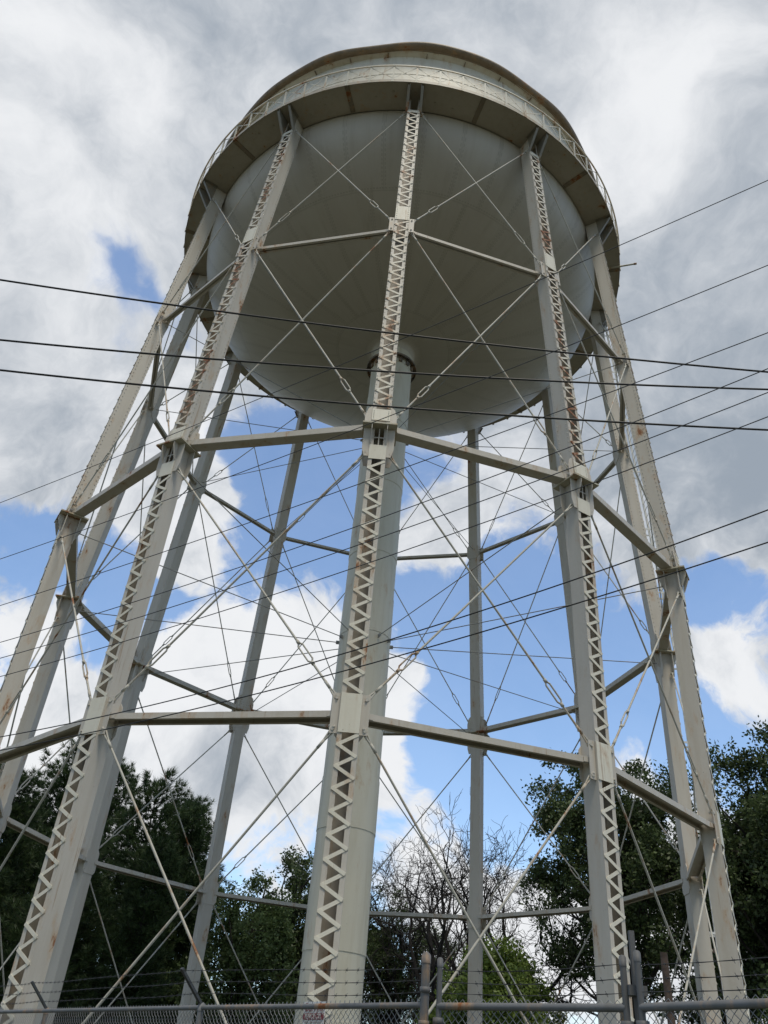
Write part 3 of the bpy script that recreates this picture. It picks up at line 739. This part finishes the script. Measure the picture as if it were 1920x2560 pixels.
for a in [(-21.4, 46, 14.6, 0, .3, 'dark pine at the left edge, its tip beside the left outer leg', 1.0),
          (-18.6, 50, 17.1, 1, 1.7, 'tallest dark pine at left, its tip between the two left outer legs', .95),
          (-15.2, 52, 16.6, 0, 2.9, 'tall dark pine rising right behind the big left front leg', .9),
          (-13.0, 47, 15.9, 2, 4.0, 'broad rounded green pine just right of the big left front leg', 1.0),
          (-9.6, 49, 14.7, 1, 5.1, 'slimmer pine beside the left back leg at the right end of the pines', 1.0),
          (-11.3, 53, 14.9, 0, .9, 'pine standing behind and between the two rightmost pines', 1.05),
          (-24.2, 45, 15.2, 2, 2.2, 'pine cut off by the left edge of the picture', 1.0),
          (-17.0, 43, 12.8, 2, 3.6, 'lower bushy pine in front of the tall left pines', 1.15),
          (-12.0, 42, 12.2, 1, 1.1, 'lower pine in front, seen through the gap right of the big left leg', 1.25),
          (-20.0, 56, 13.4, 1, 4.6, 'far pine filling the gap near the left edge', 1.3),
          (-8.3, 52, 11.2, 1, .5, 'low pine behind the left back leg beside the light green tree', 1.0)]:
    pine(*a)
RNG = np.random.default_rng(21)
def H(d, el): return CAM[2] + d * math.tan(math.radians(el))
broadleaf('leafy_tree', polar(-2.6, 48), H(48, 14.2), 2.6, 2.5, M_oak, 'dark leafy tree with a pointed top just left of the riser pipe', 85, 360, .16, crad=(.45, .85))
broadleaf('leafy_tree', polar(-5.4, 45), H(45, 11.5), 2.7, 1.5, M_broad, 'lighter green leafy tree between the left back leg and the riser', 80, 380, .16, crad=(.5, .9))
broadleaf('leafy_tree', polar(-.3, 52), H(52, 12.6), 3.0, 1.5, M_oak, 'dark leafy tree mostly hidden behind the riser pipe', 70, 330, .17)
broadleaf('leafy_tree', polar(3.2, 50), H(50, 11.6), 2.4, 2.0, M_oak, 'dark evergreen tree right of the riser, under the bare branches', 75, 330, .13, crad=(.4, .8))
broadleaf('leafy_tree', polar(6.0, 55), H(55, 10.2), 2.7, 2.0, M_oak, 'dark evergreen tree behind the bare tree and the right back leg', 60, 300, .13, crad=(.4, .8))
broadleaf('leafy_tree', polar(10.5, 42), H(42, 8.9), 2.3, .6, M_bright, 'bright green rounded tree right of the right back leg', 150, 330, .17, crad=(.5, .85))
broadleaf('leafy_tree', polar(7.2, 43), H(43, 6.7), 1.2, .5, M_bright, 'bright green low tree seen between the gate posts', 50, 300, .16, crad=(.4, .75))
broadleaf('leafy_tree', polar(13.75, 46), H(46, 5.4), 1.5, .5, M_yellow, 'low yellow-green shrubby tree above the left gate rail', 45, 330, .15, crad=(.3, .55))
broadleaf('oak_tree', polar(17.5, 43), H(43, 21.2), 4.2, 5.6, M_oak, 'large dark oak with a thick trunk behind the right front leg', 125, 400, .17, crad=(.5, 1.0), trunk=.36, shape=.95)
broadleaf('oak_tree', polar(27.9, 40), H(40, 21.2), 4.6, 4.2, M_oak, 'large dark oak at the right edge behind the right outer leg', 175, 400, .17, crad=(.5, 1.05), trunk=.32)
broadleaf('oak_tree', polar(22.8, 50), H(50, 17.2), 3.2, 3.0, M_oak, 'smaller oak between the two large oaks', 110, 320, .17, crad=(.5, .95), trunk=.2)
broadleaf('leafy_tree', polar(28.4, 34), H(34, 10.6), 2.1, 1.0, M_broad, 'lower greyish green tree at the right edge below the oak', 55, 300, .16, crad=(.4, .8))

def bare_tree(loc, h, label, seed, lean=0.0, spread=.62, depth=7, r0=.31, first=.24):
    rg = np.random.default_rng(seed); A, B, RA, RB_ = [], [], [], []
    def grow(p, d, L, r, lev):
        n = 5 if lev < 4 else 4; q = p; dd = d
        for k in range(n):
            dd = unit(dd + rg.normal(size=3) * (.07 + .025 * lev) + UP * .05); nq = q + dd * L / n; f0, f1 = 1 - .38 * k / n, 1 - .38 * (k + 1) / n
            A.append(q); B.append(nq); RA.append(r * f0); RB_.append(r * f1); q = nq
            if lev >= 1 and lev < depth and k >= 1 and rg.random() < .42:
                s = unit(dd + rg.normal(size=3) * .75); grow(q, s, L * (.42 + .25 * rg.random()), max(r * f1 * .5, .0125), lev + 2)
        if lev < depth:
            for _ in range(2 if rg.random() < .75 else 3):
                s = unit(dd + rg.normal(size=3) * spread + UP * .12); grow(q, s, L * (.66 + .2 * rg.random()), max(r * .62 * (.75 + .3 * rg.random()), .0125), lev + 1)
    R = tag(empty('bare_tree', loc), label, 'tree', 'leafless trees')
    d0 = unit([lean, 0, 1]); A.append(np.zeros(3)); B.append(d0 * h * first); RA.append(r0 * 1.15); RB_.append(r0); 
    for k in range(3):
        a = k * 2.1 + rg.random(); s = unit(d0 + np.array([math.cos(a), math.sin(a), 0]) * (.22 + .28 * rg.random())); grow(d0 * h * first, s, h * .24, r0 * .72, 1)
    A_, B_, ra, rb = map(np.array, (A, B, RA, RB_)); top = B_[:, 2].max(); s = h / top
    th = ra > .03; MB().tubes(A_[th] * s, B_[th] * s, ra[th], rb[th], 7).build('trunk', M_barkgrey, R)
    MB().tubes(A_[~th] * s, B_[~th] * s, ra[~th], rb[~th], 3).build('twigs', M_barkgrey, R)
    return R
bare_tree(polar(6.2, 46), H(46, 16.4), 'leafless grey tree between the riser and the right back leg', 4, .03, .72)
bare_tree(polar(10.4, 47), H(47, 15.2), 'leafless grey tree just right of the right back leg, spreading right', 11, .06)
bare_tree(polar(3.9, 51), H(51, 14.4), 'leafless tree half behind the dark evergreen right of the riser', 23, -.03)

# ------------------------------------------------------------------ sky
SUN_EL, SUN_AZ = 66.0, 165.0            # azimuth clockwise from +Y: high and behind the camera
W = bpy.data.worlds.new('World'); S.world = W; W.use_nodes = True; nt = W.node_tree; nt.nodes.clear()
out = node(nt, 'ShaderNodeOutputWorld'); bg = node(nt, 'ShaderNodeBackground'); nt.links.new(bg.outputs[0], out.inputs[0]); bg.inputs[1].default_value = .15
sky = node(nt, 'ShaderNodeTexSky', sky_type='NISHITA'); sky.sun_disc = False; sky.sun_elevation = math.radians(SUN_EL); sky.sun_rotation = math.radians(SUN_AZ); sky.air_density = 1.0; sky.dust_density = .6; sky.ozone_density = 1.4
tc = node(nt, 'ShaderNodeTexCoord').outputs['Generated']
nz = node(nt, 'ShaderNodeTexNoise'); nz.inputs['Scale'].default_value = 4.0; nz.inputs['Detail'].default_value = 5; nt.links.new(tc, nz.inputs['Vector'])
sub = node(nt, 'ShaderNodeVectorMath', operation='SUBTRACT'); nt.links.new(nz.outputs['Color'], sub.inputs[0]); sub.inputs[1].default_value = (.5, .5, .5)
scl = node(nt, 'ShaderNodeVectorMath', operation='SCALE'); nt.links.new(sub.outputs[0], scl.inputs[0]); scl.inputs['Scale'].default_value = .22
wp = node(nt, 'ShaderNodeVectorMath', operation='ADD'); nt.links.new(tc, wp.inputs[0]); nt.links.new(scl.outputs[0], wp.inputs[1]); wv = wp.outputs[0]
# cloud banks: where they stand in the sky (x, y of the photograph / 1.157), angular radius, cover, brightness
BANKS = [(830, 150, 900, .55, 0), (100, 200, 420, .4, .14), (320, 330, 300, .2, .1), (60, 120, 120, .1, .3), (270, 250, 130, .1, .34), (15, 330, 100, .1, .36), (110, 480, 120, .1, .26), (200, 130, 90, 0, .2), (30, 60, 90, 0, .2), (180, 330, 90, 0, -.15), (1400, 220, 240, .3, .42), (1290, 340, 120, 0, .2), (1490, 160, 110, 0, .2), (1150, 60, 400, .1, .1),
         (1560, 560, 420, .5, .05), (1500, 850, 420, .55, -.13), (1560, 1050, 230, .45, -.12), (1590, 1255, 110, -.5, 0), (1100, 700, 500, .4, -.05), (1620, 40, 350, .2, .12),
         (100, 720, 380, .4, .08), (60, 940, 260, .25, .02), (220, 1010, 220, .2, 0), (205, 575, 115, -.43, 0), (270, 640, 90, -.4, 0), (330, 650, 70, -.4, 0), (275, 720, 80, .25, .42), (160, 640, 60, .1, .2), (75, 1150, 140, -.5, 0), (330, 1260, 90, -.12, 0), (240, 1270, 130, -.45, 0), (400, 1370, 70, -.6, 0), (430, 1510, 60, -.55, 0), (300, 1480, 60, -.3, 0),
         (20, 1380, 190, .55, .6), (120, 1540, 170, .5, .6), (380, 930, 200, .55, .5), (430, 1170, 190, .6, .35), (340, 1440, 150, .25, .5), (640, 970, 180, -.85, 0), (730, 1120, 190, -.8, 0), (960, 1300, 170, -.45, 0), (1180, 1080, 200, -.12, 0), (560, 1290, 90, -.25, 0), (520, 1330, 60, -.2, 0),
         (960, 1160, 170, .38, .25), (1050, 1000, 160, .15, .1), (880, 1010, 110, -.35, 0), (560, 1440, 240, .55, .55), (760, 1500, 260, .5, .5), (620, 1660, 190, .45, -.22), (830, 1640, 170, .35, .5), (350, 1660, 260, .45, .5), (120, 1640, 160, .3, .3),
         (1150, 1450, 330, -.55, 0), (1040, 1650, 220, -.5, 0), (1350, 1420, 260, -.5, 0), (1240, 1200, 180, -.1, 0), (1605, 1425, 185, .66, .55), (1500, 1270, 130, -.25, 0), (1480, 1560, 160, -.4, 0), (1400, 1650, 120, .45, .6), (1640, 1300, 120, -.1, .2),
         (900, 1830, 240, .35, .4), (1160, 2020, 300, .5, .4), (560, 1830, 220, .3, .4), (1500, 2000, 300, .4, .3), (1110, 1800, 140, -.15, 0), (330, 1560, 100, 0, -.22), (480, 1700, 130, 0, -.24), (150, 1480, 90, 0, -.2), (470, 1330, 80, 0, -.2), (700, 1440, 90, 0, -.16), (820, 1740, 110, 0, -.15), (60, 1480, 70, 0, -.2), (420, 1060, 90, 0, -.2)]
cov = None; bri = None
OVER = [(unit([0, -.7, .75]), 1.25, .3, -.6), (unit([0, .1, 1]), .6, .2, .05)]   # dim cloud added behind the camera, unseen, to cut front light; cloud overhead
for dr, rad, a, b_ in [(unit(ray(x * 1.1574, y * 1.1574)), s * 1.1574 / FPX * 1.15, a, b_) for x, y, s, a, b_ in BANKS] + OVER:
    ds = node(nt, 'ShaderNodeVectorMath', operation='DISTANCE'); nt.links.new(wv, ds.inputs[0]); ds.inputs[1].default_value = tuple(dr)
    if a:
        k = ramp(nt, ds.outputs['Value'], 0, rad, a, 0); cov = k if cov is None else math1(nt, 'ADD', cov, k)
    if b_:
        k = ramp(nt, ds.outputs['Value'], 0, rad, b_, 0); bri = k if bri is None else math1(nt, 'ADD', bri, k)
sz = node(nt, 'ShaderNodeSeparateXYZ'); nt.links.new(tc, sz.inputs[0]); low = ramp(nt, sz.outputs[2], .52, .74, 1, 0)
f1 = noise(nt, wv, 5.5, 9, .58); f2 = noise(nt, tc, 3.1, 6, .55); f3 = noise(nt, wv, 13, 7, .62); f4 = noise(nt, wv, 30, 6, .62)
dens = math1(nt, 'ADD', math1(nt, 'ADD', cov, math1(nt, 'MULTIPLY', math1(nt, 'SUBTRACT', f1, .5), math1(nt, 'ADD', math1(nt, 'MULTIPLY', low, .5), 1.4))), math1(nt, 'ADD', math1(nt, 'MULTIPLY', math1(nt, 'SUBTRACT', f4, .5), .45), .42))
mr = node(nt, 'ShaderNodeMix', data_type='FLOAT'); nt.links.new(low, mr.inputs[0]); nt.links.new(ramp(nt, dens, .28, .74, .10, 1), mr.inputs[2]); nt.links.new(ramp(nt, dens, .36, .62, .07, 1), mr.inputs[3]); den = mr.outputs[0]
bb = math1(nt, 'ADD', math1(nt, 'ADD', bri, .41), math1(nt, 'ADD', math1(nt, 'MULTIPLY', math1(nt, 'SUBTRACT', f2, .5), .45), math1(nt, 'MULTIPLY', math1(nt, 'SUBTRACT', f3, .5), math1(nt, 'ADD', math1(nt, 'MULTIPLY', low, .4), .85))))
# thin edges let light through: brighter than the thick middle
bb = math1(nt, 'ADD', bb, ramp(nt, dens, .5, 1.1, .12, -.06))
cl = mix(nt, ramp(nt, bb, 0, 1.0), (2.15, 2.5, 2.95), (5.8, 5.9, 6.05))
kb = node(nt, 'ShaderNodeVectorMath', operation='DISTANCE'); nt.links.new(tc, kb.inputs[0]); kb.inputs[1].default_value = tuple(unit([0, -.8, .6]))
cl = mix(nt, ramp(nt, kb.outputs['Value'], .55, 1.15, .62, 0), cl, (.55, .6, .68))   # unseen sky behind the camera darkened to dim the rear legs' inner faces
sg = node(nt, 'ShaderNodeMix', data_type='RGBA', blend_type='MULTIPLY'); sg.inputs[0].default_value = 1; nt.links.new(sky.outputs[0], sg.inputs[6]); sg.inputs[7].default_value = (1.3, 1.4, 1.46, 1); SKYGAIN = sg
nt.links.new(mix(nt, den, sg.outputs[2], cl), bg.inputs[0])

sl = bpy.data.lights.new('sun', 'SUN'); sl.energy = 2.3; sl.angle = math.radians(18); sl.color = (1, .93, .79)
so = bpy.data.objects.new('sun', sl); COL.objects.link(so)
az, el = math.radians(SUN_AZ), math.radians(SUN_EL); sd = Vector((math.sin(az) * math.cos(el), math.cos(az) * math.cos(el), math.sin(el)))
so.rotation_euler = sd.to_track_quat('Z', 'Y').to_euler()

S.view_settings.view_transform = 'Standard'; S.view_settings.look = 'None'; S.view_settings.exposure = 0; S.view_settings.gamma = 1
S.render.engine = 'CYCLES'
